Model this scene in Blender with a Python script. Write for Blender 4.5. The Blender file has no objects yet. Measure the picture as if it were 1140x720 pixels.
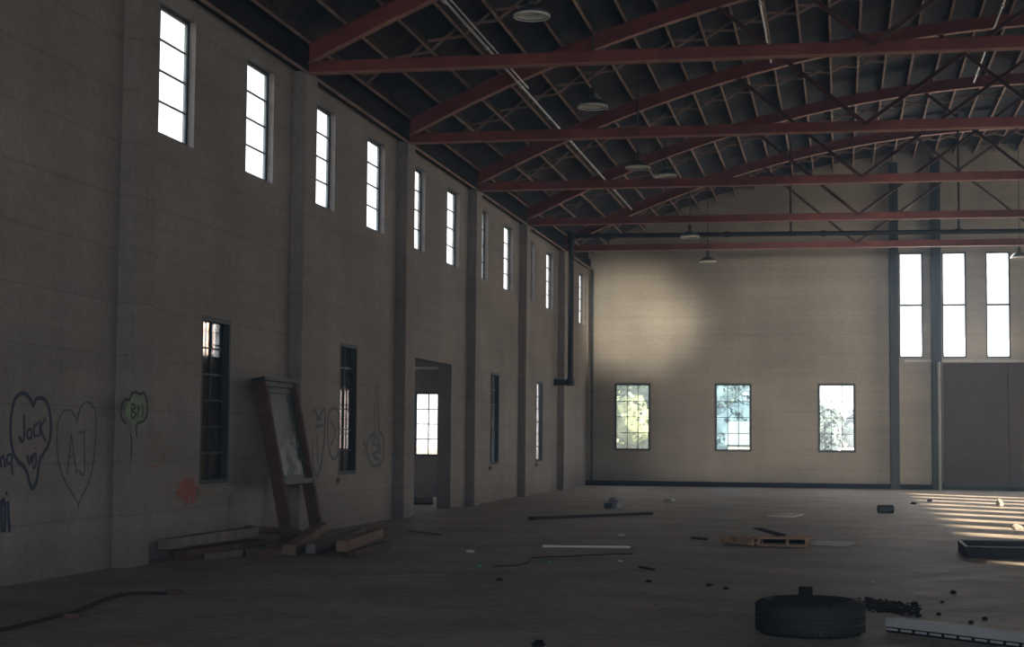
import bpy, bmesh, math, random
from mathutils import Vector, Matrix
sc = bpy.context.scene
C = sc.collection
R_ = math.radians

# ------------------------------------------------------------------ camera
F_PX, YAW, PITCH, ROLL, EYE = 1855.4, 0.1943, 0.06867, 0.00794, 1.5
def cam_axes():
    cy, sy = math.cos(YAW), math.sin(YAW)
    f = Vector((-sy, cy, 0)); r = Vector((cy, sy, 0)); u = Vector((0, 0, 1))
    f2 = f*math.cos(PITCH)+u*math.sin(PITCH); u2 = u*math.cos(PITCH)-f*math.sin(PITCH)
    r3 = r*math.cos(ROLL)+u2*math.sin(ROLL); u3 = u2*math.cos(ROLL)-r*math.sin(ROLL)
    return r3, u3, f2
AR, AU, AF = cam_axes()
cam = bpy.data.objects.new('camera', bpy.data.cameras.new('camera')); C.objects.link(cam)
cam.data.sensor_width = 36; cam.data.lens = F_PX*36/1140; cam.data.clip_end = 600; cam.data.clip_start = .1
m = Matrix((AR, AU, -AF)).transposed().to_4x4(); m.translation = (0, 0, EYE)
cam.matrix_world = m
sc.camera = cam

# ------------------------------------------------------------------ world, sun, daylight, added fills, exposure
sc.view_settings.view_transform = 'Standard'; sc.view_settings.look = 'None'
sc.view_settings.gamma = 1; sc.view_settings.exposure = 0; sc.view_settings.use_curve_mapping = False
W = bpy.data.worlds.new('sky'); sc.world = W; W.use_nodes = True
nt = W.node_tree; bg = nt.nodes['Background']
tc = nt.nodes.new('ShaderNodeTexCoord'); sp = nt.nodes.new('ShaderNodeSeparateXYZ'); rp = nt.nodes.new('ShaderNodeValToRGB')
nt.links.new(tc.outputs['Generated'], sp.inputs[0]); nt.links.new(sp.outputs['Z'], rp.inputs[0]); nt.links.new(rp.outputs[0], bg.inputs[0])
rp.color_ramp.elements[0].color = (.95, .97, 1, 1); rp.color_ramp.elements[1].color = (.55, .75, 1, 1)
bg.inputs[1].default_value = 3.2

HAZE = .0042
SUN_EL = R_(17.0)
sd = Vector((-1, .85, 0)).normalized()*math.cos(SUN_EL)+Vector((0, 0, -math.sin(SUN_EL)))
sun = bpy.data.objects.new('sun', bpy.data.lights.new('sun', 'SUN')); C.objects.link(sun)
sun.rotation_euler = sd.to_track_quat('-Z', 'Y').to_euler(); sun.location = (40, -20, 40)
sun.data.energy = 60; sun.data.color = (1, .87, .66); sun.data.angle = R_(.6)

XR_ = 18.7
def area(name, loc, to, sx, sy, e, col):
    l = bpy.data.objects.new(name, bpy.data.lights.new(name, 'AREA')); C.objects.link(l)
    l.data.shape = 'RECTANGLE'; l.data.size = sx; l.data.size_y = sy; l.data.energy = e; l.data.color = col
    l.location = loc; l.rotation_euler = (Vector(to)-Vector(loc)).to_track_quat('-Z', 'Y').to_euler()
    return l
area('daylight_right_windows', (18.3, 37, 5.9), (4, 37, 3.0), 30, 1.6, 50, (1, .93, .84))
area('added_side_fill', (XR_-.4, 44, 2.4), (0, 53, 4.2), 7.5, 4.2, 600, (1, .95, .83))  # added fill for the far wall, set at a made-up side opening
area('added_rear_fill', (5, -6, 3.0), (-2, 30, 4), 9, 4.5, 760, (.60, .78, 1))  # added bluish fill behind the camera, at an invented rear opening
area('daylight_far_windows', (3.55, 53.5, 5.8), (3.0, 40, 1), 3.6, 3.2, 330, (.95, .97, 1))
sp_ = bpy.data.objects.new('glancing_daylight', bpy.data.lights.new('glancing_daylight', 'SPOT')); C.objects.link(sp_)  # added spot, no fixture there; throws the soft pool on the far wall
sp_.location = (12, 30, 4.2); sp_.rotation_euler = (Vector((-6.5, 53.7, 5.35))-sp_.location).to_track_quat('-Z', 'Y').to_euler()
sp_.data.energy = 60000; sp_.data.spot_size = R_(8.2); sp_.data.spot_blend = 1; sp_.data.color = (1, .95, .80); sp_.data.shadow_soft_size = .5

rs = bpy.data.objects.new('rear_doorway_beam', bpy.data.lights.new('rear_doorway_beam', 'SPOT')); C.objects.link(rs)  # added spot from behind the camera, brightens the lower far wall
rs.location = (6.5, -5, 3.0); rs.rotation_euler = (Vector((-.5, 53.7, 2.9))-rs.location).to_track_quat('-Z', 'Y').to_euler()
rs.data.energy = 52000; rs.data.spot_size = R_(12.5); rs.data.spot_blend = .7; rs.data.color = (.98, .97, .90); rs.data.shadow_soft_size = 1.5

# ------------------------------------------------------------------ pixel to place (used to lay things on a known surface)
def ray(x, y): return AF + AR*((x-570)/F_PX) - AU*((y-360)/F_PX)
def on(x, y, axis, v):
    d = ray(x, y); o = Vector((0, 0, EYE)); return o + d*((v-o[axis])/d[axis])

# ------------------------------------------------------------------ materials
def mat(name, col, rough=.8, metal=0, noise=.15, scale=3, col2=None, bump=0.0, bscale=40, spec=.3):
    mt = bpy.data.materials.new(name); mt.use_nodes = True; n = mt.node_tree; b = n.nodes['Principled BSDF']
    b.inputs['Roughness'].default_value = rough; b.inputs['Metallic'].default_value = metal
    b.inputs['Specular IOR Level'].default_value = spec
    t = n.nodes.new('ShaderNodeTexCoord'); nz = n.nodes.new('ShaderNodeTexNoise'); nz.inputs['Scale'].default_value = scale
    nz.inputs['Detail'].default_value = 6
    r = n.nodes.new('ShaderNodeValToRGB'); r.color_ramp.elements[0].position = .3; r.color_ramp.elements[1].position = .7
    c2 = col2 or tuple(c*(1-noise*2) for c in col); r.color_ramp.elements[0].color = (*c2, 1); r.color_ramp.elements[1].color = (*col, 1)
    n.links.new(t.outputs['Object'], nz.inputs['Vector']); n.links.new(nz.outputs[0], r.inputs[0]); n.links.new(r.outputs[0], b.inputs['Base Color'])
    if bump:
        n2 = n.nodes.new('ShaderNodeTexNoise'); n2.inputs['Scale'].default_value = bscale; n2.inputs['Detail'].default_value = 4
        bp = n.nodes.new('ShaderNodeBump'); bp.inputs['Strength'].default_value = bump; bp.inputs['Distance'].default_value = .02
        n.links.new(t.outputs['Object'], n2.inputs['Vector']); n.links.new(n2.outputs[0], bp.inputs['Height']); n.links.new(bp.outputs[0], b.inputs['Normal'])
    return mt

def wall_mat(name, col, dark):
    """painted board-formed concrete: horizontal courses, vertical drip streaks, blotches"""
    mt = bpy.data.materials.new(name); mt.use_nodes = True; n = mt.node_tree; L = n.links.new; b = n.nodes['Principled BSDF']
    b.inputs['Roughness'].default_value = .75; b.inputs['Specular IOR Level'].default_value = .25
    g = n.nodes.new('ShaderNodeNewGeometry')
    def noise(sx, sy, sz, sc_, det=5):
        mp = n.nodes.new('ShaderNodeMapping'); mp.inputs['Scale'].default_value = (sx, sy, sz)
        nz = n.nodes.new('ShaderNodeTexNoise'); nz.inputs['Scale'].default_value = sc_; nz.inputs['Detail'].default_value = det
        L(g.outputs['Position'], mp.inputs[0]); L(mp.outputs[0], nz.inputs['Vector']); return nz.outputs[0]
    def rng(v, a, b_, c, d):
        m_ = n.nodes.new('ShaderNodeMapRange'); m_.inputs[1].default_value = a; m_.inputs[2].default_value = b_
        m_.inputs[3].default_value = c; m_.inputs[4].default_value = d; L(v, m_.inputs[0]); return m_.outputs[0]
    def mul(a, b_):
        m_ = n.nodes.new('ShaderNodeMath'); m_.operation = 'MULTIPLY'
        for i, v in enumerate((a, b_)):
            if isinstance(v, (int, float)): m_.inputs[i].default_value = v
            else: L(v, m_.inputs[i])
        return m_.outputs[0]
    big = rng(noise(.3, .3, .5, 1.2), .3, .7, .78, 1.08)
    streak = rng(noise(1.1, 1.1, .05, 1.2), .35, .75, .92, 1.09)
    course = rng(noise(.15, .15, 4, 1.2, 3), .35, .65, .94, 1.04)
    fine = rng(noise(1, 1, 1, 16, 8), .3, .7, .86, 1.1)
    sep = n.nodes.new('ShaderNodeSeparateXYZ'); L(g.outputs['Position'], sep.inputs[0])
    wob = mul(noise(.6, .6, .6, 1), .06)
    ad = n.nodes.new('ShaderNodeMath'); ad.operation = 'ADD'; L(sep.outputs['Z'], ad.inputs[0]); L(wob, ad.inputs[1])
    fr = n.nodes.new('ShaderNodeMath'); fr.operation = 'PINGPONG'; L(ad.outputs[0], fr.inputs[0]); fr.inputs[1].default_value = .305
    line = rng(fr.outputs[0], 0, .016, .78, 1)
    f = mul(mul(mul(big, streak), mul(course, fine)), line)
    foot = rng(sep.outputs['Z'], 0, .5, .72, 1)          # darker towards the foot of the wall
    f = mul(f, foot)
    mx = n.nodes.new('ShaderNodeMix'); mx.data_type = 'RGBA'; mx.inputs['A'].default_value = (*dark, 1); mx.inputs['B'].default_value = (*col, 1)
    L(noise(.5, .5, .9, 1.1), mx.inputs['Factor'])
    sc2 = n.nodes.new('ShaderNodeVectorMath'); sc2.operation = 'SCALE'; L(mx.outputs['Result'], sc2.inputs[0]); L(f, sc2.inputs['Scale'])
    L(sc2.outputs[0], b.inputs['Base Color'])
    bp = n.nodes.new('ShaderNodeBump'); bp.inputs['Strength'].default_value = .35; bp.inputs['Distance'].default_value = .02
    L(line, bp.inputs['Height']); L(bp.outputs[0], b.inputs['Normal'])
    return mt

M = {}
M['wall'] = wall_mat('painted_concrete', (.35, .327, .288), (.275, .255, .228))
M['wallleft'] = wall_mat('painted_concrete_left', (.325, .297, .283), (.255, .232, .222))
M['annex'] = wall_mat('annex_plaster', (.26, .22, .2), (.2, .17, .16))
M['red'] = mat('red_oxide_steel', (.24, .062, .054), .6, 0, .2, 2.5, spec=.4)
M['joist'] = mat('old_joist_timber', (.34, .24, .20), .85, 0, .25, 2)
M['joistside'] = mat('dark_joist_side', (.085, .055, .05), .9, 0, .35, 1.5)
M['litred'] = mat('floor_lit_red_flange', (.42, .22, .18), .7, 0, .2, 3)  # paler red paints the floor light caught under the flanges
M['darkred'] = mat('dark_red_brace_steel', (.085, .035, .036), .65, 0, .15, 3)
M['deck'] = mat('roof_board', (.075, .05, .045), .9, 0, .3, 1.5)
M['darksteel'] = mat('dark_steel', (.014, .020, .026), .6, .2, .15, 4, spec=.5)
M['frame'] = mat('weathered_window_steel', (.05, .065, .07), .6, .1, .2, 6, spec=.4)
M['darkwood'] = mat('dark_damp_wood', (.055, .048, .045), .9, 0, .2, 3)
M['hose'] = mat('dusty_dark_rubber', (.035, .038, .042), .8, 0, .15, 6)
M['plate'] = mat('dark_plate_timber', (.009, .010, .013), .9, 0, .2, 3)
M['door'] = mat('dark_door_board', (.062, .047, .042), .8, 0, .2, 2.5)
M['galv'] = mat('galvanised_conduit', (.55, .56, .55), .35, .6, .12, 10, spec=.6)
M['rubber'] = mat('tire_rubber', (.030, .033, .036), .75, 0, .2, 12, bump=.2, bscale=60)
M['wood'] = mat('weathered_lumber', (.27, .18, .145), .85, 0, .22, 4, bump=.2)
M['greywood'] = mat('greyed_lumber', (.25, .22, .20), .85, 0, .22, 4, bump=.2)
M['redwood'] = mat('red_stained_timber', (.13, .08, .066), .8, 0, .22, 4, bump=.15)
M['pallet'] = mat('splintered_pine', (.62, .40, .26), .85, 0, .25, 7, bump=.3)
M['paper'] = mat('dusty_white_card', (.72, .70, .66), .85, 0, .12, 6)
M['white'] = mat('white_enamel', (.72, .71, .68), .35, 0, .06, 5, spec=.5)
M['dullwhite'] = mat('dull_white_paint', (.42, .42, .42), .6, 0, .08, 5)
M['postgrey'] = mat('grey_post_paint', (.22, .23, .23), .6, 0, .1, 5)
M['lampout'] = mat('dark_green_enamel', (.06, .07, .065), .35, 0, .1, 5, spec=.6)
M['soot'] = mat('black_debris', (.012, .012, .014), .9, 0, .2, 20)
M['sill'] = mat('painted_sill', (.34, .30, .27), .8, 0, .15, 5)
M['bluepaint'] = mat('navy_spray_paint', (.012, .03, .075), .6, 0, .1, 20)
M['oldpaint'] = mat('faded_brown_spray_paint', (.13, .13, .11), .7, 0, .15, 20)
M['greenpaint'] = mat('dark_green_spray_paint', (.03, .055, .04), .7, 0, .1, 20)
M['greenfill'] = mat('pale_green_spray_paint', (.26, .36, .23), .8, 0, .15, 12)
M['pinkpaint'] = mat('faint_pink_spray_paint', (.42, .17, .16), .8, 0, .1, 20)
M['redpaint'] = mat('red_spray_paint', (.44, .15, .13), .8, 0, .15, 9)
M['slate'] = mat('grey_blue_spray_paint', (.10, .12, .13), .7, 0, .1, 20)
M['green'] = mat('green_wire_plastic', (.10, .40, .22), .5, 0, .05, 5)
M['leaf'] = mat('tree_leaf', (.19, .25, .15), .8, 0, .25, 1.2)
M['leafblue'] = mat('conifer_needle', (.10, .15, .17), .8, 0, .25, 1.2)
M['bark'] = mat('bark', (.12, .09, .07), .9, 0, .2, 6)
M['cream'] = mat('cream_siding', (.62, .56, .42), .8, 0, .08, 3)
M['roofgrey'] = mat('grey_roofing', (.3, .32, .34), .8, 0, .1, 3)
M['ground'] = mat('dry_ground', (.34, .30, .23), .95, 0, .15, .4)
M['carpaint'] = mat('white_car_paint', (.8, .8, .8), .3, 0, .02, 2, spec=.6)
M['brick'] = mat('pink_brick', (.5, .3, .24), .85, 0, .15, 3)

def floor_mat():
    mt = bpy.data.materials.new('dusty_concrete_floor'); mt.use_nodes = True; n = mt.node_tree; L = n.links.new; b = n.nodes['Principled BSDF']
    g = n.nodes.new('ShaderNodeNewGeometry')
    def noise(s, sc_, det=6):
        mp = n.nodes.new('ShaderNodeMapping'); mp.inputs['Scale'].default_value = s
        nz = n.nodes.new('ShaderNodeTexNoise'); nz.inputs['Scale'].default_value = sc_; nz.inputs['Detail'].default_value = det
        L(g.outputs['Position'], mp.inputs[0]); L(mp.outputs[0], nz.inputs['Vector']); return nz.outputs[0]
    r = n.nodes.new('ShaderNodeValToRGB'); e = r.color_ramp.elements
    e[0].position = .32; e[0].color = (.28, .24, .205, 1); e[1].position = .68; e[1].color = (.43, .375, .32, 1)
    L(noise((.8, 1, 1), .8), r.inputs[0])
    r2 = n.nodes.new('ShaderNodeValToRGB'); r2.color_ramp.elements[0].position = .33; r2.color_ramp.elements[0].color = (.6, .6, .6, 1); r2.color_ramp.elements[1].position = .6
    L(noise((1, 1.6, 1), 5.5, 8), r2.inputs[0])
    mx = n.nodes.new('ShaderNodeMix'); mx.data_type = 'RGBA'; mx.blend_type = 'MULTIPLY'; mx.inputs['Factor'].default_value = .8
    L(r.outputs[0], mx.inputs['A']); L(r2.outputs[0], mx.inputs['B']); L(mx.outputs['Result'], b.inputs['Base Color'])
    rr = n.nodes.new('ShaderNodeMapRange'); rr.inputs[3].default_value = .5; rr.inputs[4].default_value = .85
    L(noise((1, 1, 1), 1.7), rr.inputs[0]); L(rr.outputs[0], b.inputs['Roughness']); b.inputs['Specular IOR Level'].default_value = .3
    bp = n.nodes.new('ShaderNodeBump'); bp.inputs['Strength'].default_value = .35; bp.inputs['Distance'].default_value = .015
    L(noise((1, 1, 1), 9, 8), bp.inputs['Height']); L(bp.outputs[0], b.inputs['Normal'])
    return mt
M['floor'] = floor_mat()

def glass_mat(name, dirt, tint=(1, 1, 1)):
    mt = bpy.data.materials.new(name); mt.use_nodes = True; n = mt.node_tree; L = n.links.new
    n.nodes.remove(n.nodes['Principled BSDF']); out = n.nodes['Material Output']
    tr = n.nodes.new('ShaderNodeBsdfTransparent'); tr.inputs[0].default_value = (*tint, 1)
    gl = n.nodes.new('ShaderNodeBsdfGlossy'); gl.inputs['Roughness'].default_value = .05
    df = n.nodes.new('ShaderNodeBsdfDiffuse' if dirt > .5 else 'ShaderNodeBsdfTranslucent'); df.inputs[0].default_value = (.55, .58, .57, 1)
    m1 = n.nodes.new('ShaderNodeMixShader'); m1.inputs[0].default_value = .06; L(tr.outputs[0], m1.inputs[1]); L(gl.outputs[0], m1.inputs[2])
    m2 = n.nodes.new('ShaderNodeMixShader'); L(m1.outputs[0], m2.inputs[1]); L(df.outputs[0], m2.inputs[2])
    nz = n.nodes.new('ShaderNodeTexNoise'); nz.inputs['Scale'].default_value = 4; t = n.nodes.new('ShaderNodeTexCoord')
    L(t.outputs['Object'], nz.inputs['Vector'])
    mr = n.nodes.new('ShaderNodeMapRange'); mr.inputs[1].default_value = .3; mr.inputs[2].default_value = .75; mr.inputs[3].default_value = dirt*.3; mr.inputs[4].default_value = dirt
    L(nz.outputs[0], mr.inputs[0])
    if dirt > .5:      # dust lies thicker towards the foot of the loose sash
        sz = n.nodes.new('ShaderNodeSeparateXYZ'); L(t.outputs['Object'], sz.inputs[0]); mz = n.nodes.new('ShaderNodeMapRange')
        mz.inputs[1].default_value = .9; mz.inputs[2].default_value = 1.7; mz.inputs[3].default_value = 1.6; mz.inputs[4].default_value = .55; L(sz.outputs['Z'], mz.inputs[0])
        mm = n.nodes.new('ShaderNodeMath'); mm.operation = 'MULTIPLY'; L(mr.outputs[0], mm.inputs[0]); L(mz.outputs[0], mm.inputs[1]); L(mm.outputs[0], m2.inputs[0])
    else: L(mr.outputs[0], m2.inputs[0])
    L(m2.outputs[0], out.inputs[0])
    return mt
M['glass'] = glass_mat('window_glass', .3)
M['dirtyglass'] = glass_mat('dusty_glass', .55, (.75, .8, .82))
M['blueglass'] = glass_mat('bluish_glass', .28, (.72, .82, .90))

# ------------------------------------------------------------------ mesh helpers
class MB:
    def __init__(s): s.v = []; s.f = []
    def add(s, vs, fs):
        o = len(s.v); s.v += [tuple(v) for v in vs]; s.f += [tuple(i+o for i in f) for f in fs]; return s
    def box(s, x0, y0, z0, x1, y1, z1):
        return s.add([(x0,y0,z0),(x1,y0,z0),(x1,y1,z0),(x0,y1,z0),(x0,y0,z1),(x1,y0,z1),(x1,y1,z1),(x0,y1,z1)],
                     [(0,3,2,1),(4,5,6,7),(0,1,5,4),(1,2,6,5),(2,3,7,6),(3,0,4,7)])
    def beam(s, a, b, w, h, up=(0, 0, 1)):
        """box from a to b, w wide, h high, centred on the line"""
        a, b = Vector(a), Vector(b); d = (b-a).normalized(); u = Vector(up); x = d.cross(u)
        if x.length < 1e-4: x = d.cross(Vector((1, 0, 0)))
        x.normalize(); u = x.cross(d).normalized()
        x *= w/2; u *= h/2
        return s.add([a-x-u, a+x-u, a+x+u, a-x+u, b-x-u, b+x-u, b+x+u, b-x+u],
                     [(0,1,2,3),(7,6,5,4),(0,4,5,1),(1,5,6,2),(2,6,7,3),(3,7,4,0)])
    def tube(s, pts, r, n=10, cap=True):
        pts = [Vector(p) for p in pts]; rings = []
        for i, p in enumerate(pts):
            d = (pts[min(i+1, len(pts)-1)]-pts[max(i-1, 0)]).normalized()
            x = d.cross(Vector((0, 0, 1)));
            if x.length < 1e-3: x = d.cross(Vector((0, 1, 0)))
            x.normalize(); y = x.cross(d)
            rr = r[i] if isinstance(r, (list, tuple)) else r
            rings.append([p+x*math.cos(2*math.pi*k/n)*rr+y*math.sin(2*math.pi*k/n)*rr for k in range(n)])
        vs = [v for rg in rings for v in rg]; fs = []
        for i in range(len(rings)-1):
            for k in range(n): fs.append((i*n+k, i*n+(k+1) % n, (i+1)*n+(k+1) % n, (i+1)*n+k))
        if cap: fs.append(tuple(range(n-1, -1, -1))); fs.append(tuple((len(rings)-1)*n+k for k in range(n)))
        return s.add(vs, fs)
    def lathe(s, prof, c=(0, 0, 0), n=32, closed=False):
        """prof: (radius, z) list, revolved about Z"""
        vs = []; fs = []; m_ = len(prof)
        for r, z in prof:
            for k in range(n):
                a = 2*math.pi*k/n; vs.append((c[0]+r*math.cos(a), c[1]+r*math.sin(a), c[2]+z))
        for i in range(m_ if closed else m_-1):
            j = (i+1) % m_
            for k in range(n): fs.append((i*n+k, i*n+(k+1) % n, j*n+(k+1) % n, j*n+k))
        return s.add(vs, fs)
    def prism(s, poly, vec):
        n = len(poly); a = [Vector(p) for p in poly]; vec = Vector(vec)
        return s.add(a+[p+vec for p in a], [tuple(range(n)), tuple(range(2*n-1, n-1, -1))]+[(i, i+n, (i+1) % n+n, (i+1) % n) for i in range(n)])
    def build(s, name, mt, parent=None, smooth=False, bevel=0, loc=None):
        me = bpy.data.meshes.new(name); 
        vs = s.v
        if loc is not None: vs = [tuple(Vector(v)-Vector(loc)) for v in vs]
        me.from_pydata(vs, [], s.f); me.update()
        b = bmesh.new(); b.from_mesh(me); bmesh.ops.remove_doubles(b, verts=b.verts, dist=1e-5)
        bmesh.ops.recalc_face_normals(b, faces=b.faces)
        if bevel:
            bmesh.ops.bevel(b, geom=[e for e in b.edges if len(e.link_faces) == 2 and e.calc_face_angle() > .5], offset=bevel, segments=2, affect='EDGES')
        b.to_mesh(me); b.free()
        if smooth:
            for p in me.polygons: p.use_smooth = True
            try: me.set_sharp_from_angle(angle=R_(40))
            except Exception: pass
        me.materials.append(mt if not isinstance(mt, str) else M[mt])
        o = bpy.data.objects.new(name, me); C.objects.link(o)
        if loc is not None: o.location = loc
        if parent: o.parent = parent
        return o
def tag(o, label=None, cat=None, group=None, kind=None):
    if label: o['label'] = label
    if cat: o['category'] = cat
    if group: o['group'] = group
    if kind: o['kind'] = kind
    return o
def empty(name, loc=(0, 0, 0), rz=0, label=None, cat=None, group=None, kind=None):
    o = bpy.data.objects.new(name, None); C.objects.link(o); o.location = loc; o.rotation_euler = (0, 0, rz)
    o.empty_display_size = .2
    return tag(o, label, cat, group, kind)
def copy_tree(o, parent=None):
    c = o.copy(); C.objects.link(c); c.parent = parent
    for ch in [x for x in sc.objects if x.parent == o]: copy_tree(ch, c)
    return c
def struct(o): o['kind'] = 'structure'; return o

# ------------------------------------------------------------------ the hall
XL, YF, XC, TH = -8.10, 53.76, 5.3, .155
XR = 2*XC-XL                       # right wall
Y1, L = 23.94, 6.07                # first truss in view, bay length
ZC, RB = -18.8, 29.1               # centre height and radius of the arch's underside
def arc(x, extra=0): return ZC+math.sqrt((RB+extra)**2-(x-XC)**2)
ARCH, JOIST = .27, .24

def wall_cells(us, vs, holes, topfn=None):
    """front/back/reveal quads of a wall with holes, in (u, v) with depth 0..1"""
    us = sorted(set(round(u, 4) for u in us+[h[0] for h in holes]+[h[1] for h in holes]))
    vs = sorted(set(round(v, 4) for v in vs+[h[2] for h in holes]+[h[3] for h in holes]))
    def solid(i, j):
        if i < 0 or j < 0 or i >= len(us)-1 or j >= len(vs)-1: return False
        cu = (us[i]+us[i+1])/2; cv = (vs[j]+vs[j+1])/2
        return not any(h[0] < cu < h[1] and h[2] < cv < h[3] for h in holes)
    def P(i, j, d):
        v = vs[j]
        if topfn: v = topfn(us[i]) if j == len(vs)-1 else min(v, topfn(us[i])-.001*(len(vs)-j))
        return (us[i], v, d)
    V = []; Fs = []
    def q(*p):
        o = len(V); V.extend(p); Fs.append((o, o+1, o+2, o+3))
    for i in range(len(us)-1):
        for j in range(len(vs)-1):
            if not solid(i, j): continue
            q(P(i,j,0), P(i+1,j,0), P(i+1,j+1,0), P(i,j+1,0)); q(P(i,j,1), P(i,j+1,1), P(i+1,j+1,1), P(i+1,j,1))
            if not solid(i-1, j): q(P(i,j,0), P(i,j+1,0), P(i,j+1,1), P(i,j,1))
            if not solid(i+1, j): q(P(i+1,j,0), P(i+1,j,1), P(i+1,j+1,1), P(i+1,j+1,0))
            if not solid(i, j-1): q(P(i,j,0), P(i,j,1), P(i+1,j,1), P(i+1,j,0))
            if not solid(i, j+1): q(P(i,j+1,0), P(i+1,j+1,0), P(i+1,j+1,1), P(i,j+1,1))
    return V, Fs
YB = -8.0
# left wall ---------------------------------------------------
up_w = .565
uppers = [Y1-L+L/4+(k-1)*L/2 for k in range(1, 13)]
ZS, ZT = 5.17, 6.81
lowers = [Y1-L/2-.01, Y1+L/2, Y1+2.5*L, Y1+3.5*L]
holesL = [(y-up_w, y+up_w, ZS, ZT) for y in uppers]
holesL += [(y-.53, y+.53, .87, 3.06) for y in lowers]
DOOR = (31.45, 34.55)
holesL.append((DOOR[0], DOOR[1], -.05, 3.05))
V, Fs = wall_cells([YB, YF], [-.05, 7.62], holesL)
wl = struct(MB().add([(XL-d*TH, u, v) for u, v, d in V], Fs).build('wall_left', 'wallleft'))
# pilasters are cast with the wall: parts of it
for k in range(-5, 5):
    y = Y1+.2+k*L
    p = MB().box(XL-.05, y-.29, 0, XL+.20, y+.29, 7.03).build('pilaster', 'wallleft', wl, bevel=.012)
# far wall ----------------------------------------------------
FW = [(-6.585, 1.19), (-3.35, 1.19), (-.095, 1.21)]
holesF = [(x-.59, x+.59, 1.13, 3.31) for x, w in FW]
FU = [2.22, 3.54, 4.87, 6.2, 7.52, 8.84]
holesF += [(x-.37, x+.37, 4.12, 7.44) for x in FU]
RDECK = ARCH+JOIST+.02
V, Fs = wall_cells([XL-TH+i*.5 for i in range(int((XR-XL+2*TH)/.5)+1)]+[XR+TH], [-.05, 7.6, 12], holesF, lambda x: arc(max(min(x, XR), XL), RDECK+.03))
for nm_, q_ in (('trim_door_jamb_near', (DOOR[0]-.2, 0, DOOR[0], 3.05)), ('trim_door_jamb_far', (DOOR[1], 0, DOOR[1]+.2, 3.05)), ('trim_door_head', (DOOR[0]-.2, 3.05, DOOR[1]+.2, 3.3))):
    struct(MB().box(XL-.30, q_[0], q_[1], XL-TH, q_[2], q_[3]).build(nm_, 'wallleft'))
wf = struct(MB().add([(u, YF+d*TH, v) for u, v, d in V], Fs).build('wall_far', 'wall'))
# right wall (out of frame, its clerestory lets the sun in) ---
holesR = [(40.5, 47.5, -.05, 4.6)]+[(24.5+2.62*k-.62, 24.5+2.62*k+.62, 5.17, 6.8) for k in range(-5, 5)]+[(7.1, 7.8, 5.17, 6.8)]  # first opening is an invented side doorway, cut to bring in more light
V, Fs = wall_cells([YB, YF], [-.05, 7.62], holesR)
wr = struct(MB().add([(XR+d*TH, u, v) for u, v, d in V], Fs).build('wall_right', 'wall'))
# rear wall with a big opening invented for the rear fill light
V, Fs = wall_cells([XL-TH+i*.5 for i in range(int((XR-XL+2*TH)/.5)+1)]+[XR+TH], [-.05, 7.6, 12], [(0, 10, -.05, 5)], lambda x: arc(max(min(x, XR), XL), RDECK+.03))
wb = struct(MB().add([(u, YB-d*TH, v) for u, v, d in V], Fs).build('wall_rear', 'wall'))
fl = struct(MB().box(XL-TH, YB-TH, -.25, XR+TH, YF+TH, 0).build('floor', 'floor'))
# roof deck ---------------------------------------------------
def arc_sheet(mb, x0, x1, y0, y1, r0, r1, n=48):
    for i in range(n):
        a, b = x0+(x1-x0)*i/n, x0+(x1-x0)*(i+1)/n
        mb.add([(a, y0, arc(a, r0)), (b, y0, arc(b, r0)), (b, y1, arc(b, r0)), (a, y1, arc(a, r0)),
                (a, y0, arc(a, r1)), (b, y0, arc(b, r1)), (b, y1, arc(b, r1)), (a, y1, arc(a, r1))],
               [(0,3,2,1),(4,5,6,7),(0,1,5,4),(2,3,7,6)]+([(0,4,7,3)] if i == 0 else [])+([(1,2,6,5)] if i == n-1 else []))
    return mb
def deck_mat():
    mt = M['deck']; n = mt.node_tree; Lk = n.links.new; b = n.nodes['Principled BSDF']
    g = n.nodes.new('ShaderNodeNewGeometry'); br = n.nodes.new('ShaderNodeTexBrick'); mp = n.nodes.new('ShaderNodeMapping')
    mp.inputs['Rotation'].default_value = (0, 0, R_(45))
    br.inputs['Scale'].default_value = 1; br.inputs['Row Height'].default_value = .2; br.inputs['Brick Width'].default_value = 3.2; br.inputs['Mortar Size'].default_value = .012
    br.inputs['Color1'].default_value = (.030, .040, .056, 1); br.inputs['Color2'].default_value = (.018, .025, .037, 1); br.inputs['Mortar'].default_value = (.01, .01, .01, 1)
    nz = n.nodes.new('ShaderNodeTexNoise'); nz.inputs['Scale'].default_value = .5; Lk(g.outputs['Position'], nz.inputs['Vector'])
    rr = n.nodes.new('ShaderNodeValToRGB'); rr.color_ramp.elements[0].position = .45; rr.color_ramp.elements[1].position = .7
    rr.color_ramp.elements[0].color = (1, 1, 1, 1); rr.color_ramp.elements[1].color = (3.2, 1.9, 1.4, 1)
    Lk(nz.outputs[0], rr.inputs[0])
    mx = n.nodes.new('ShaderNodeMix'); mx.data_type = 'RGBA'; mx.blend_type = 'MULTIPLY'; mx.inputs['Factor'].default_value = 1
    Lk(g.outputs['Position'], mp.inputs[0]); Lk(mp.outputs[0], br.inputs['Vector']); Lk(br.outputs['Color'], mx.inputs['A']); Lk(rr.outputs[0], mx.inputs['B'])
    Lk(mx.outputs['Result'], b.inputs['Base Color'])
deck_mat()
ceil = struct(arc_sheet(MB(), XL-TH-.3, XR+TH+.3, YB-TH, YF+TH+.2, RDECK, RDECK+.12).build('ceiling', 'deck'))
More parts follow.
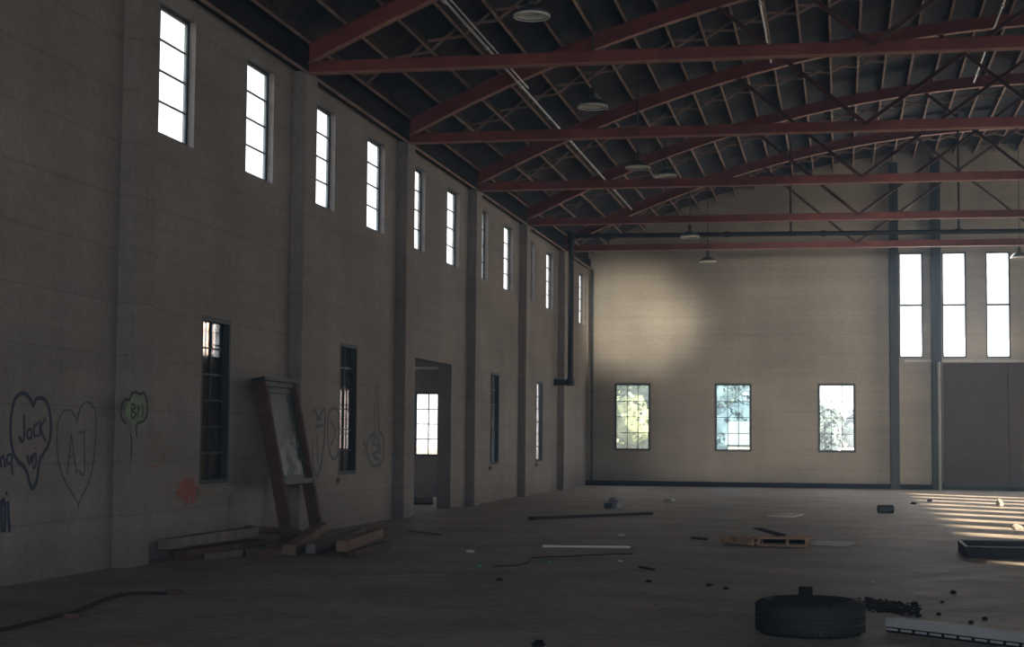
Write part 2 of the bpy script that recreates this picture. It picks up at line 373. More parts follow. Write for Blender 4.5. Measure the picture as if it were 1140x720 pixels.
# timber plate along the wall head
struct(MB().box(XL, YB, 7.06, XL+.14, YF, 7.34).build('trim_wall_plate', 'plate'))
struct(MB().box(XL, YB, 7.34, XL+.05, YF, 7.60).build('trim_eaves_board', 'plate'))
struct(MB().box(XL+.16, YB, 7.00, XL+.19, YF, 7.045).build('trim_plate_ledger', 'joist'))
struct(MB().box(XL, YF-.09, 0, XR, YF, .16).build('baseboard_far', 'plate'))

# joists -------------------------------------------------------
step = .62
nj = int((XR-XL)/step)
jy0, jy1 = 8.0, YF-.01
brid_mesh = None
j = 0
for i in range(1, nj+1):
    ang = -math.asin((XC-XL)/RB)+ (i-.35)*.622/RB
    x = XC+RB*math.sin(ang)
    if x > XR-.3: break
    zt = math.cos(ang)
    if x > 9.5: continue
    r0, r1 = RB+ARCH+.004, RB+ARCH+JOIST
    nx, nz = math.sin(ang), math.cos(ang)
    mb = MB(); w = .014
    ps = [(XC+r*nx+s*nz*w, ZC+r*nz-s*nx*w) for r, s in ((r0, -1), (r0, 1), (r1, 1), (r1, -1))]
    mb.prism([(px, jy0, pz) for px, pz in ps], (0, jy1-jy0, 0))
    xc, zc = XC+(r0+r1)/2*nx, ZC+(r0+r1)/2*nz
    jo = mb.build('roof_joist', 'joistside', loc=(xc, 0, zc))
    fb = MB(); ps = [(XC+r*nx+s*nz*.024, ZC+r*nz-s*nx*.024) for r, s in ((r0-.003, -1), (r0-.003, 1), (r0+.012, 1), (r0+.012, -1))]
    fb.prism([(px, jy0, pz) for px, pz in ps], (0, jy1-jy0, 0)); fb = fb.build('lit_lower_edge', 'joist', loc=(xc, 0, zc)); fb.location = (0, 0, 0); fb.parent = jo  # pale strip paints the light caught along the joist's lower edge
    k = i
    tag(jo, 'thin timber roof joist running lengthwise on top of the red arched trusses', 'joist', 'roof joists over the trusses')
    # cross bridging to the next joist, midway in each bay
    a2 = ang+.622/RB
    for bnum in range(-1, 5):
        yb = Y1+(bnum+.5)*L
        if bnum == 4: yb = Y1+4*L+2.7
        q = MB()
        def pt(a, r): return (XC+r*math.sin(a), yb, ZC+r*math.cos(a))
        q.beam(pt(ang, r0+.015), pt(a2, r1-.03), .035, .045); 
        p1, p2 = pt(ang, r1-.03), pt(a2, r0+.015)
        q.beam((p1[0], yb+.045, p1[2]), (p2[0], yb+.045, p2[2]), .035, .045)
        b_ = q.build('cross_bridging', 'joist', loc=(xc, 0, zc)); b_.location = (0, 0, 0); b_.parent = jo

# trusses ------------------------------------------------------
CH0, CH1 = 6.995, 7.18
def make_truss(y, label):
    t = empty('bowstring_truss', (XL+.1, y, CH0), 0, label, 'roof truss', 'red bowstring roof trusses')
    o = Vector((XL+.1, y, CH0))
    def bd(mb, name, mt='red'):
        b_ = mb.build(name, mt, loc=o); b_.location = (0, 0, 0); b_.parent = t; return b_
    x0, x1 = XL+.22, XR-.22
    mb = MB(); mb.box(x0, y-.012, CH0+.01, x1, y+.012, CH1); mb.box(x0, y-.05, CH1-.01, x1, y+.05, CH1)
    bd(mb, 'bottom_chord'); bd(MB().box(x0, y-.085, CH0-.006, x1, y+.085, CH0+.01), 'chord_flange', 'litred')
    mb = MB(); n = 56; xs = [x0+(x1-x0)*i/n for i in range(n+1)]
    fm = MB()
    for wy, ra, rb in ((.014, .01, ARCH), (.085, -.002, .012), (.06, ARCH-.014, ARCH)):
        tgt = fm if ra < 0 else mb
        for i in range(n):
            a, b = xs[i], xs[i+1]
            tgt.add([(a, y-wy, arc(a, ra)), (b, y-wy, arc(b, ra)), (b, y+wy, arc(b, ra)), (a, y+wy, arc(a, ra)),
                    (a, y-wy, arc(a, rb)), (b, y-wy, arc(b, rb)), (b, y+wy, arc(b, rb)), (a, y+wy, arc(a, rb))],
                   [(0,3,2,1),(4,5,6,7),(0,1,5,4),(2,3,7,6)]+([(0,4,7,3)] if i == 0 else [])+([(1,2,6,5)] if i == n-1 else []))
    bd(mb, 'arched_top_chord'); bd(fm, 'arch_flange', 'litred')
    segs = [((.48, CH1), (-2.15, None)), ((.48, CH1), (XC-.3, None)), ((5.75, CH1), (2.1, None)), ]
    segs += [((2*XC-a[0], a[1]), (2*XC-b[0], None)) for a, b in segs[:1]]
    for a, b in segs:
        mb = MB(); p0 = Vector((a[0], y, a[1]-.05)); p1 = Vector((b[0], y, arc(b[0])+.04))
        mb.beam(p0, p1, .06, .07)
        bd(mb, 'web_diagonal', 'darkred')
names = {-2: None, -1: None, 0: 'red bowstring truss nearest the camera, its chord crossing the top of the picture',
         1: 'second red bowstring truss back from the camera', 2: 'middle red bowstring truss, third from the camera',
         3: 'fourth red bowstring truss, next to last before the windowed end wall', 4: 'red bowstring truss closest to the far end wall'}
for k in range(0, 5): make_truss(Y1+k*L, names[k])

# ------------------------------------------------------------------ windows
def window(name, axis, c, at, w, z0, z1, cols, rows, fd, setback, fw, mt='frame', glass='glass', mid=None, mullion=.022, outward=-1, sill=False):
    """axis 'y': runs along Y in a wall at X=at (outward -X); axis 'x': runs along X in a wall at Y=at (outward +Y)"""
    def box(mb, u0, d0, za, u1, d1, zb):
        if axis == 'y': mb.box(at+outward*d1, u0, za, at+outward*d0, u1, zb)
        else: mb.box(u0, at+outward*d0, za, u1, at+outward*d1, zb)
    u0, u1 = c-w/2, c+w/2
    fr = MB(); d0, d1 = setback, setback+fd
    box(fr, u0, d0, z0, u0+fw, d1, z1); box(fr, u1-fw, d0, z0, u1, d1, z1); box(fr, u0+fw, d0, z0, u1-fw, d1, z0+fw); box(fr, u0+fw, d0, z1-fw, u1-fw, d1, z1)
    dm = d1-.03
    loc = (at, c, z0) if axis == 'y' else (c, at, z0)
    f = struct(fr.build(name, mt, loc=loc))
    mu = MB()
    for i in range(1, cols):
        u = u0+fw+(w-2*fw)*i/cols; box(mu, u-mullion/2, dm-.03, z0+fw, u+mullion/2, dm+.01, z1-fw)
    for i in range(1, rows):
        z = z0+fw+(z1-z0-2*fw)*i/rows
        big = mid and i == mid
        h = .055 if big else mullion
        box(mu, u0+fw, dm-(.05 if big else .025), z-h/2, u1-fw, dm+.012, z+h/2)
    def ch(o): o.location = (0, 0, 0); o.parent = f; return o
    ch(mu.build('muntin_grid', mt, loc=loc))
    g = MB(); box(g, u0+fw, dm-.004, z0+fw, u1-fw, dm, z1-fw); ch(g.build('glass_pane', glass, loc=loc))
    if sill:
        s_ = MB()
        if axis == 'y': s_.box(at-.02, u0-.1, z0-.12, at+.06, u1+.1, z0-.04)
        ch(s_.build('sill', 'sill', loc=loc, bevel=.006))
    return f
n = 1
for y in uppers: window('window_%d' % n, 'y', y, XL, 2*up_w, ZS, ZT, 1, 4, .05, .09, .05, mullion=.014); n += 1
for i, y in enumerate(lowers): window('window_%d' % n, 'y', y, XL, 1.06, .87, 3.06, 2, 6, .13, .002, .06, glass='glass', sill=True); n += 1
for i, (x, w) in enumerate(FW): window('window_%d' % n, 'x', x, YF, 1.18, 1.13, 3.31, 3, 4, .08, .03, .07, outward=1, mullion=.017, glass='blueglass' if i == 1 else 'glass'); n += 1
for x in FU: window('window_%d' % n, 'x', x, YF, .74, 4.12, 7.44, 1, 2, .08, .05, .045, outward=1, mid=1); n += 1
for (a, b, c_, d) in holesR[1:]:
    window('window_%d' % n, 'y', (a+b)/2, XR, b-a, c_, d, 1, 4, .08, .12, .045, outward=1); n += 1

# ------------------------------------------------------------------ far wall fittings: columns, sliding door, pipes
for x, w, lab in ((1.70, .27, 'dark steel column between the right lower window and the three tall windows'), (2.98, .30, 'dark steel column beside the left edge of the sliding door')):
    mb = MB(); y = YF-.28; z1 = arc(x, 0)+.2
    mb.box(x-w/2, y, 0, x+w/2, y+.02, z1); mb.box(x-w/2, y+.24, 0, x+w/2, y+.26, z1); mb.box(x-.012, y+.02, 0, x+.012, y+.24, z1)
    mb.box(x-w/2-.06, y-.04, 0, x+w/2+.06, y+.27, .03)
    c_ = mb.build('steel_column', 'darksteel', loc=(x, y, 0)); tag(c_, lab, 'column')
door = empty('sliding_door', (3.2, YF-.15, .1), 0, 'large dark sliding door under the tall end windows', 'door')
def chd(mb, name, mt, par, **k):
    o = mb.build(name, mt, loc=par.location, **k); o.location = (0, 0, 0); o.parent = par; return o
mb = MB(); mb.box(3.18, YF-.13, .18, 9.2, YF-.08, 3.95); chd(mb, 'door_panel', 'door', door)
mb = MB()
for z in (1.2, 2.35): mb.box(3.18, YF-.15, z-.05, 9.2, YF-.13, z+.05)
for x in (3.25, 5.2, 7.15, 9.12): mb.box(x-.06, YF-.152, .18, x+.06, YF-.13, 3.95)
chd(mb, 'door_battens', 'door', door)
mb = MB(); mb.box(3.18, YF-.16, .13, 9.2, YF-.07, .18); chd(mb, 'bottom_rail', 'frame', door)
mb = MB(); mb.box(2.0, YF-.20, 3.98, 9.6, YF-.06, 4.05); rail = mb.build('door_track', 'dullwhite', loc=(5.8, YF-.13, 4)); tag(rail, 'long pale overhead track above the dark sliding door', 'rail')
mb = MB(); mb.tube([(3.03, YF-.40, 0), (3.03, YF-.40, 3.97)], .055); o = mb.build('corner_post', 'postgrey', loc=(3.03, YF-.40, 0), smooth=True); tag(o, 'pale round post rising along the left side of the sliding door', 'post')
mb = MB(); mb.tube([(XL+.22, YF-.12, 0.1), (XL+.22, YF-.12, 7.0)], .04)
for z in (.9, 3, 5): mb.tube([(XL+.22, YF-.12, z-.03), (XL+.22, YF-.12, z+.03)], .055)
o = mb.build('downpipe', 'frame', loc=(XL+.22, YF-.12, 0), smooth=True); tag(o, 'slim dark pipe in the corner of the left and end walls', 'pipe')

# heating pipe
PY = 48.0-.45
pp = empty('heating_pipe', (-7.62, PY, 3.12), 0, 'dark overhead pipe that drops down the left wall to an elbow', 'pipe')
pz = 7.36
chd(MB().tube([(-7.62, PY, pz), (-6, PY, pz), (0, PY, pz-.03), (8.6, PY, pz-.06)], .065, 12), 'horizontal_run', 'darksteel', pp, smooth=True)
chd(MB().tube([(-7.62, PY, pz+.05), (-7.62, PY, 3.12)], .085, 12), 'vertical_drop', 'darksteel', pp, smooth=True)
chd(MB().tube([(-7.62, PY, 3.12), (XL+.01, PY, 3.12)], .08, 12), 'wall_stub', 'darksteel', pp, smooth=True)
for a, b in (((-7.62, PY, 3.02), (-7.62, PY, 3.24)), ((-7.62, PY, pz-.12), (-7.62, PY, pz+.1)), ((-6.95, PY, pz), (-6.8, PY, pz)), ((-3.2, PY, pz-.015), (-3.05, PY, pz-.015)), ((-.5, PY, pz-.03), (-.36, PY, pz-.03)), ((XL+.02, PY, 3.12), (XL+.06, PY, 3.12))):
    chd(MB().tube([a, b], .115 if abs(b[2]-a[2]) > .1 or a[0] < -7.7 else .09, 12), 'pipe_coupling', 'darksteel', pp, smooth=True)
for x in (-1.33, 3.28):
    mb = MB(); mb.tube([(x, PY, pz-.1), (x, PY, arc(x)+.4)], .032, 8); mb.lathe([(.10, -.04), (.10, .04), (.075, .04), (.075, -.04)], (x, PY, pz-.0), 14, True)
    chd(mb, 'pipe_hanger', 'darksteel', pp)

# conduits
def conduit(x, z, y0, y1, lab, r=.022, extra=None):
    mb = MB(); t = empty('conduit', (x, y0, z), 0, lab, 'conduit', 'roof conduits')
    chd(MB().tube([(x, y0, z), (x, (y0+y1)/2, z+.01), (x, y1, z)], r, 8), 'tube', 'galv', t, smooth=True)
    yy = y0+1.5
    while yy < y1:
        chd(MB().tube([(x, yy, z), (x, yy+.12, z)], r*1.6, 8), 'coupling', 'galv', t); yy += 3.035
    for k in range(0, 5):
        yk = Y1+k*L
        if y0 < yk < y1: chd(MB().box(x-.012, yk-.012, z, x+.012, yk+.012, arc(x)-.02), 'hanger_rod', 'darksteel', t)
conduit(-5.73, 7.97, 10, 46.5, 'thin pale conduit running lengthwise under the roof near the left wall')
conduit(-5.63, 7.97, 10, 30.0, 'second thin conduit running beside the first near the left wall', r=.014)
conduit(-1.36, 9.32, 10, 34.5, 'bright thin conduit running lengthwise below the middle of the roof', r=.024)
conduit(3.12, 9.88, 10, 39.8, 'bright thin conduit under the roof crown at the right', r=.024)

# barn lamps
def make_lamp(p, lab, top):
    p = Vector(p); t = empty('pendant_lamp', p, 0, lab, 'lamp', 'pendant lamps under the roof')
    R = .265
    prof = [(.045, .24), (.05, .20), (.06, .15), (.12, .125), (.19, .09), (.24, .04), (R, 0.0), (R, -.022)]
    chd(MB().lathe(prof+[(R-.008, -.022), (R-.008, 0), (.232, .035), (.185, .08), (.115, .112), (.055, .13), (.0, .132)], p, 32), 'shade', 'lampshade', t, smooth=True)
    chd(MB().lathe([(R-.004, -.034), (R+.008, -.026), (R+.008, .004), (R-.006, .002)], p, 32, True), 'rim', 'white', t, smooth=True)
    chd(MB().lathe([(0, .33), (.035, .33), (.05, .29), (.055, .2), (.03, .19), (0, .19)], p, 16), 'lamp_holder', 'lampout', t, smooth=True)
    chd(MB().lathe([(0, .13), (.03, .13), (.035, .09), (.055, .05), (.05, .01), (.0, -.015)], p, 16), 'bulb', 'white', t, smooth=True)
    chd(MB().tube([p+Vector((0, 0, .32)), (p.x, p.y, top)], .016, 8), 'stem', 'lampout', t)
# shade: dark enamel outside, white enamel inside
mt = bpy.data.materials.new('shade_enamel'); mt.use_nodes = True; nn = mt.node_tree; b = nn.nodes['Principled BSDF']; b.inputs['Roughness'].default_value = .35
tcn = nn.nodes.new('ShaderNodeNewGeometry'); sx = nn.nodes.new('ShaderNodeSeparateXYZ'); gm = nn.nodes.new('ShaderNodeMath'); gm.operation = 'LESS_THAN'; gm.inputs[1].default_value = -.02
mxn = nn.nodes.new('ShaderNodeMix'); mxn.data_type = 'RGBA'; mxn.inputs['A'].default_value = (.10, .11, .10, 1); mxn.inputs['B'].default_value = (.7, .69, .64, 1)
nn.links.new(tcn.outputs['True Normal'], sx.inputs[0]); nn.links.new(sx.outputs['Z'], gm.inputs[0]); nn.links.new(gm.outputs[0], mxn.inputs['Factor']); nn.links.new(mxn.outputs['Result'], b.inputs['Base Color'])
M['lampshade'] = mt
for (x, y, Yp, lab) in ((592, 17, 23.7, 'pendant barn lamp at the top edge, nearest the camera'), (660, 118, 29.4, 'pendant barn lamp between the first and second truss chords'),
                     (710, 186, 35.7, 'pendant barn lamp just above the third truss chord, left of its neighbour'), (741, 195, 40.9, 'smaller pendant barn lamp just right of the one above the third chord'),
                     (768, 263, 46.8, 'dark pendant lamp beside the overhead pipe near the end wall'), (788, 291, 52.9, 'dark pendant lamp hanging against the upper end wall'),
                     (1135, 286, 52.9, 'dark pendant lamp beside the third tall end window')):
    p = on(x, y, 1, Yp); make_lamp(p, lab, arc(p.x, RDECK))

# ------------------------------------------------------------------ annex behind the left wall
AX, AY = -13.0, 41.3
V, Fs = wall_cells([16, AY+.2], [-.05, 4.3], [(32.6, 33.9, 3.12, 4.0), (36.2, 37.4, 1, 2.7), (38.6, 39.8, 1, 2.7)])
an = struct(MB().add([(AX-d*.2, u, v) for u, v, d in V], Fs).build('wall_annex_outer', 'annex'))
V, Fs = wall_cells([AX, XL-TH], [-.05, 4.3], [(-10.66, -9.6, 1.02, 2.66), (-12.8, -12.15, 1.15, 2.75)])
struct(MB().add([(u, AY+d*.2, v) for u, v, d in V], Fs).build('wall_annex_end', 'annex'))
struct(MB().box(AX-.2, 15.8, -.05, XL-TH, 16, 4.3).build('wall_annex_near', 'annex'))
struct(MB().box(AX-.2, 15.8, -.2, XL-TH, AY+.2, 0).build('floor_annex', 'floor'))
struct(MB().box(AX-.4, 15.6, 4.25, XL-TH, AY+.3, 4.4).build('ceiling_annex', 'deck'))
for y_ in (36.8, 39.2): window('window_%d' % n, 'y', y_, AX, 1.2, 1, 2.7, 3, 4, .08, .02, .05, outward=-1); n += 1
window('window_%d' % n, 'x', -12.475, AY, .65, 1.15, 2.75, 2, 4, .08, .02, .05, outward=1); n += 1
area('daylight_annex_windows', (AX+.1, 38, 1.9), (-9, 38, .5), 3.6, 1.6, 40, (.75, .88, 1))
struct(MB().box(AX, AY-3.4, 3.10, XL-TH, AY-3.3, 3.15).build('trim_annex_beam', 'white'))
window('window_%d' % n, 'x', -10.13, AY, 1.06, 1.02, 2.66, 3, 4, .08, .02, .06, outward=1); n += 1
window('window_%d' % n, 'y', 33.25, AX, 1.3, 3.12, 4.0, 3, 3, .08, .02, .05, outward=-1); n += 1

# ------------------------------------------------------------------ graffiti on the left wall (paint, so parts of the wall)
GX = XL+.004
def wp(x, y, off=0.0):
    p = on(x, y, 0, XL+off); return Vector((XL+off, p.y, p.z))
def stroke_mesh(mb, pts, w, x=GX):
    """ribbon of paint, raised a few millimetres, along wall points (pixels given on the wall)"""
    P = [wp(*p) for p in pts]
    # smooth
    Q = []
    for i in range(len(P)-1):
        p0, p1, p2, p3 = P[max(i-1, 0)], P[i], P[i+1], P[min(i+2, len(P)-1)]
        for t in (0, .25, .5, .75):
            Q.append(.5*((2*p1)+(-p0+p2)*t+(2*p0-5*p1+4*p2-p3)*t*t+(-p0+3*p1-3*p2+p3)*t**3))
    Q.append(P[-1])
    vs = []; fs = []
    for i, p in enumerate(Q):
        d = (Q[min(i+1, len(Q)-1)]-Q[max(i-1, 0)]); d.x = 0
        if d.length < 1e-6: d = Vector((0, 0, 1))
        d.normalize(); nn_ = Vector((0, -d.z, d.y))*w/2
        for s in (-1, 1): vs.append((x, p.y+s*nn_.y, p.z+s*nn_.z))
        for s in (-1, 1): vs.append((x-.003, p.y+s*nn_.y, p.z+s*nn_.z))
    for i in range(len(Q)-1):
        a, b_ = i*4, i*4+4
        fs += [(a, a+1, b_+1, b_), (a+2, b_+2, b_+3, a+3), (a, b_, b_+2, a+2), (a+1, a+3, b_+3, b_+1)]
    fs += [(0, 2, 3, 1), (len(vs)-4, len(vs)-3, len(vs)-1, len(vs)-2)]
    mb.add(vs, fs)
def graffiti(name, lab, strokes, mt, x=GX):
    mb = MB()
    for w, pts in strokes: stroke_mesh(mb, pts, w, x)
    o = mb.build(name, mt, wl); tag(o, lab); return o
def Z5(pts): return [(x/4, 420+y/4) for x, y in pts]       # points read off an enlarged crop of this stretch of wall
graffiti('painted_heart', 'navy outlined heart with the word Jack inside', [
    (.045, Z5([(148,130),(135,98),(115,75),(92,72),(68,95),(52,150),(46,220),(50,290),(62,345),(85,378),(108,400),(122,430),(130,465),(146,495),(160,468),(168,430),(176,370),(195,335),(215,300),(226,240),(222,160),(208,110),(185,92),(160,98),(148,130)])),
    (.035, Z5([(106,165),(108,230),(104,280),(92,282),(86,262)])),
    (.03, Z5([(140,232),(126,232),(120,255),(126,272),(140,262)])), (.03, Z5([(140,230),(140,275)])),
    (.03, Z5([(168,205),(154,215),(150,245),(156,262),(170,255)])),
    (.035, Z5([(178,190),(178,262)])), (.03, Z5([(202,182),(182,228),(204,285)])),
    (.03, Z5([(122,345),(130,385),(138,350),(144,380),(150,335)])), (.03, Z5([(158,335),(160,380),(152,402),(144,396)])), (.03, Z5([(158,312),(158,318)])),
], 'bluepaint')
graffiti('painted_letters', 'navy letters nq cut off at the left edge', [
    (.03, Z5([(-20,340),(-18,400)])), (.03, Z5([(2,352),(4,400)])), (.03, Z5([(4,362),(14,350),(20,372),(22,402)])),
    (.03, Z5([(52,345),(36,345),(30,368),(36,385),(52,375)])), (.03, Z5([(52,342),(52,400),(56,435)])),
], 'bluepaint')
graffiti('painted_letters', 'tall navy letters mi low at the left edge', [
    (.05, Z5([(-20,555),(-16,690)])), (.05, Z5([(4,545),(8,690)])), (.05, Z5([(6,560),(16,545),(22,600),(20,688)])), (.05, Z5([(34,550),(42,690)])), (.03, Z5([(28,508),(30,525)])),
], 'bluepaint')
graffiti('painted_heart', 'faded brown heart with the letters AJ inside', [
    (.022, Z5([(342,200),(330,165),(308,145),(285,150),(264,180),(254,240),(254,310),(262,380),(280,440),(305,490),(330,530),(350,560),(368,520),(395,470),(412,400),(422,310),(428,220),(424,150),(405,118),(385,110),(362,128),(350,160),(342,200)])),
    (.022, Z5([(300,430),(310,330),(318,250)])), (.022, Z5([(318,250),(328,340),(342,428)])), (.018, Z5([(304,352),(334,346)])),
    (.022, Z5([(350,246),(388,240)])), (.022, Z5([(374,244),(376,340),(376,420),(362,432),(350,412)])), (.015, Z5([(348,560),(349,590)])),
], 'oldpaint')
PX = .2046   # the cloud is sprayed on the pilaster's front face
def on_pil(pts): return pts
mbf = MB(); cp = [wp(*p) for p in Z5([(555,120),(548,160),(560,200),(590,215),(620,200),(650,185),(655,130),(640,80),(600,68),(570,90)])]
mbf.prism([(XL+.2035, p.y/1.0, p.z) for p in [Vector((0, on(q[0], q[1], 0, XL+.2035).y, on(q[0], q[1], 0, XL+.2035).z)) for q in Z5([(566,110),(556,160),(570,195),(600,208),(622,195),(640,170),(640,110),(625,85),(600,80),(580,90)])]], (.0015, 0, 0))
o = mbf.build('painted_cloud_fill', 'greenfill', wl); tag(o, 'pale green fill of the sprayed cloud')
def graffiti_at(name, lab, strokes, mt, off):
    global wp
    old = wp
    def wp2(x, y, off_=0): p = on(x, y, 0, XL+off); return Vector((XL+off, p.y, p.z))
    wp = wp2; o = graffiti(name, lab, strokes, mt, XL+off+.0085); wp = old; return o
graffiti_at('painted_cloud', 'dark green cloud shape with letters inside', [
    (.03, Z5([(560,205),(542,185),(535,150),(542,118),(560,98),(575,100),(582,75),(602,65),(622,75),(636,68),(650,88),(655,130),(650,175),(635,195),(610,205),(604,235)])),
    (.022, Z5([(585,115),(585,180),(604,165),(588,148),(602,130),(585,115)])), (.022, Z5([(612,125),(612,178)])), (.022, Z5([(612,150),(622,130)])), (.022, Z5([(632,118),(634,165),(626,175)])),
    (.03, Z5([(580,250),(584,300),(580,365)])), (.03, Z5([(606,240),(606,262)])),
], 'greenpaint', .2)
graffiti('painted_face', 'faint pink smiling outline', [
    (.014, Z5([(664,330),(668,375),(690,398),(715,385),(732,350),(738,310)])), (.014, Z5([(682,275),(686,320)])), (.014, Z5([(704,250),(704,300)])), (.014, Z5([(700,352),(712,362),(722,345)])),
], 'pinkpaint')
random.seed(5)
mb = MB()
for i in range(170):
    a = random.random()*6.28; r = random.random()**.8
    x, y = 209+r*13*math.cos(a), 546+r*14*math.sin(a)
    p = wp(x, y); s = random.uniform(.012, .045)
    mb.prism([(XL+.002+.00002*i, p.y+s*math.cos(k*1.256+a)*.6, p.z+s*math.sin(k*1.256+a)*1.2) for k in range(5)], (.002, 0, 0))
o = mb.build('sprayed_blotch', 'redpaint', wl); tag(o, 'red sprayed blotch left of the nearest lower window')
def Z4(pts): return [(200+x*.3611, 380+y*.3611) for x, y in pts]
graffiti('painted_board', 'tall grey outlined surfboard shape', [
    (.055, Z4([(408,210),(406,260),(408,330),(412,385),(422,415),(434,385),(444,320),(448,250),(446,205),(430,235),(418,215),(408,210)])), (.045, Z4([(420,240),(436,240)])), (.045, Z4([(418,262),(440,258)])), (.035, Z4([(424,290),(426,380)])),
], 'slate')
graffiti('painted_board', 'fainter grey rounded surfboard shape', [
    (.045, Z4([(460,215),(456,270),(460,330),(472,362),(486,350),(492,290),(490,225),(476,205),(460,215)])), (.035, Z4([(464,240),(480,280),(466,320)])),
], 'slate')
graffiti('painted_guitar', 'grey sprayed guitar shape right of the second lower window', [
    (.055, Z4([(602,280),(602,220),(604,150),(610,140),(612,220),(614,280)])), (.06, Z4([(602,280),(582,300),(578,340),(590,378),(606,384),(624,370),(630,330),(626,290),(614,280)])), (.055, Z4([(590,310),(618,330),(594,350),(616,366)])), (.045, Z4([(566,310),(574,330),(566,345)])),
    (.09, Z4([(596,295),(612,300),(618,345)])),
], 'slate')

# ------------------------------------------------------------------ leaning casing with a sash
def leaning():
    A = Vector((-7.50, 21.95, 0)); B = Vector((-7.52, 23.42, 0)); top = 2.24
    t = empty('leaning_window_casing', A, 0, 'tall wooden window casing with a glazed sash leaning against the left wall', 'window casing')
    u = (B-A).normalized(); up = Vector((XL+.17-A.x, -.10, top)).normalized(); Ln = top/up.z; nrm = u.cross(up).normalized()
    if nrm.x < 0: nrm = -nrm
    Wd = (B-A).length
    def P(s, h, d): return A+u*s+up*h+nrm*d
    def bx(mb, s0, s1, h0, h1, d0, d1):
        mb.add([P(s0,h0,d0),P(s1,h0,d0),P(s1,h0,d1),P(s0,h0,d1),P(s0,h1,d0),P(s1,h1,d0),P(s1,h1,d1),P(s0,h1,d1)],[(0,3,2,1),(4,5,6,7),(0,1,5,4),(1,2,6,5),(2,3,7,6),(3,0,4,7)])
    lo = .03
    mb = MB(); bx(mb, 0, .10, lo, Ln, 0, .17); chd(mb, 'side_jamb', 'redwood', t, bevel=.004)
    mb = MB(); bx(mb, Wd-.10, Wd, lo, Ln, 0, .17); chd(mb, 'side_jamb', 'redwood', t, bevel=.004)
    mb = MB(); bx(mb, -.03, Wd+.03, Ln, Ln+.05, -.01, .19); bx(mb, .1, Wd-.1, Ln-.07, Ln, .0, .14); chd(mb, 'head_board', 'frame', t, bevel=.003)
    mb = MB(); bx(mb, .10, Wd-.10, .82, .89, .0, .17); tag(chd(mb, 'sash_sill', 'frame', t, bevel=.003), 'dark grey sill board')
    s = MB(); 
    for a in ((.10, .18, .89, Ln-.07), (Wd-.18, Wd-.10, .89, Ln-.07), (.18, Wd-.18, .89, .96), (.18, Wd-.18, Ln-.15, Ln-.07)): bx(s, a[0], a[1], a[2], a[3], .05, .10)
    chd(s, 'sash_frame', 'frame', t)
    g = MB(); bx(g, .18, Wd-.18, .96, Ln-.15, .072, .077); tag(chd(g, 'glass_pane', 'dirtyglass', t), 'dusty grey glass, paler towards the bottom')
leaning()

# lumber around its foot
def lumber(name, a, b, w, h, mt, lab, grp='loose lumber along the left wall'):
    a, b = Vector(a), Vector(b); mb = MB().beam(a, b, w, h); c = (a+b)/2; c.z = min(a.z, b.z)-h/2
    o = mb.build(name, mt, loc=c, bevel=.006); tag(o, lab, 'lumber', grp); return o
lumber('loose_timber', (-6.05, 19.95, .15), (-6.55, 23.4, .12), .14, .13, 'wood', 'long brown timber beam at the front right of the lumber pile')
lumber('loose_timber', (-6.02, 20.3, .04), (-6.1, 22.2, .04), .12, .075, 'redwood', 'dark short timber lying under the front brown beam')
lumber('loose_timber', (-6.58, 20.35, .08), (-6.95, 23.9, .10), .12, .12, 'greywood', 'pale grey timber beam lying behind the front brown beam')
lumber('loose_timber', (-6.83, 20.25, .07), (-7.25, 22.9, .22), .17, .13, 'wood', 'stubby brown beam propped at the foot of the leaning casing')
lumber('loose_timber', (-7.24, 19.76, .055), (-6.85, 20.0, .055), .14, .10, 'redwood', 'short dark red block of timber crossing the foot of the pile')
lumber('loose_timber', (-7.95, 18.9, .20), (-7.75, 21.5, .22), .15, .12, 'greywood', 'greyish timber on top of the heap below the nearest lower window')
lumber('loose_timber', (-7.78, 19.0, .06), (-7.62, 21.4, .06), .15, .12, 'redwood', 'dark timber at the bottom of the heap below the nearest lower window')
lumber('loose_timber', (-7.50, 19.2, .045), (-7.25, 20.6, .045), .12, .08, 'greywood', 'thin grey timber in front of the heap below the window')
lumber('loose_timber', (-7.88, 21.65, .25), (-7.83, 23.6, .09), .12, .08, 'redwood', 'dark red board sloping behind the leaning casing')
lumber('floor_plank', (-3.72, 33.3, .03), (-5.6, 30.4, .03), .16, .05, 'darkwood', 'long dark plank lying on the floor towards the end wall', None)
lumber('floor_stick', (-4.04, 22.85, .015), (-2.84, 23.03, .015), .035, .028, 'white', 'thin white stick lying on the middle of the floor', None)
lumber('floor_stick', (-1.95, 25.2, .015), (-2.2, 25.45, .015), .05, .03, 'darkwood', 'short dark stick left of the broken pallet', None)
lumber('floor_stick', (-6.75, 25.9, .02), (-6.0, 25.0, .02), .04, .02, 'greywood', 'thin pale stick on the dark floor right of the lumber pile', None)
lumber('roofing_strip', (-2.3, 19.6, .012), (-2.1, 19.2, .012), .05, .02, 'darkwood', 'small dark strip on the bare middle floor', None)

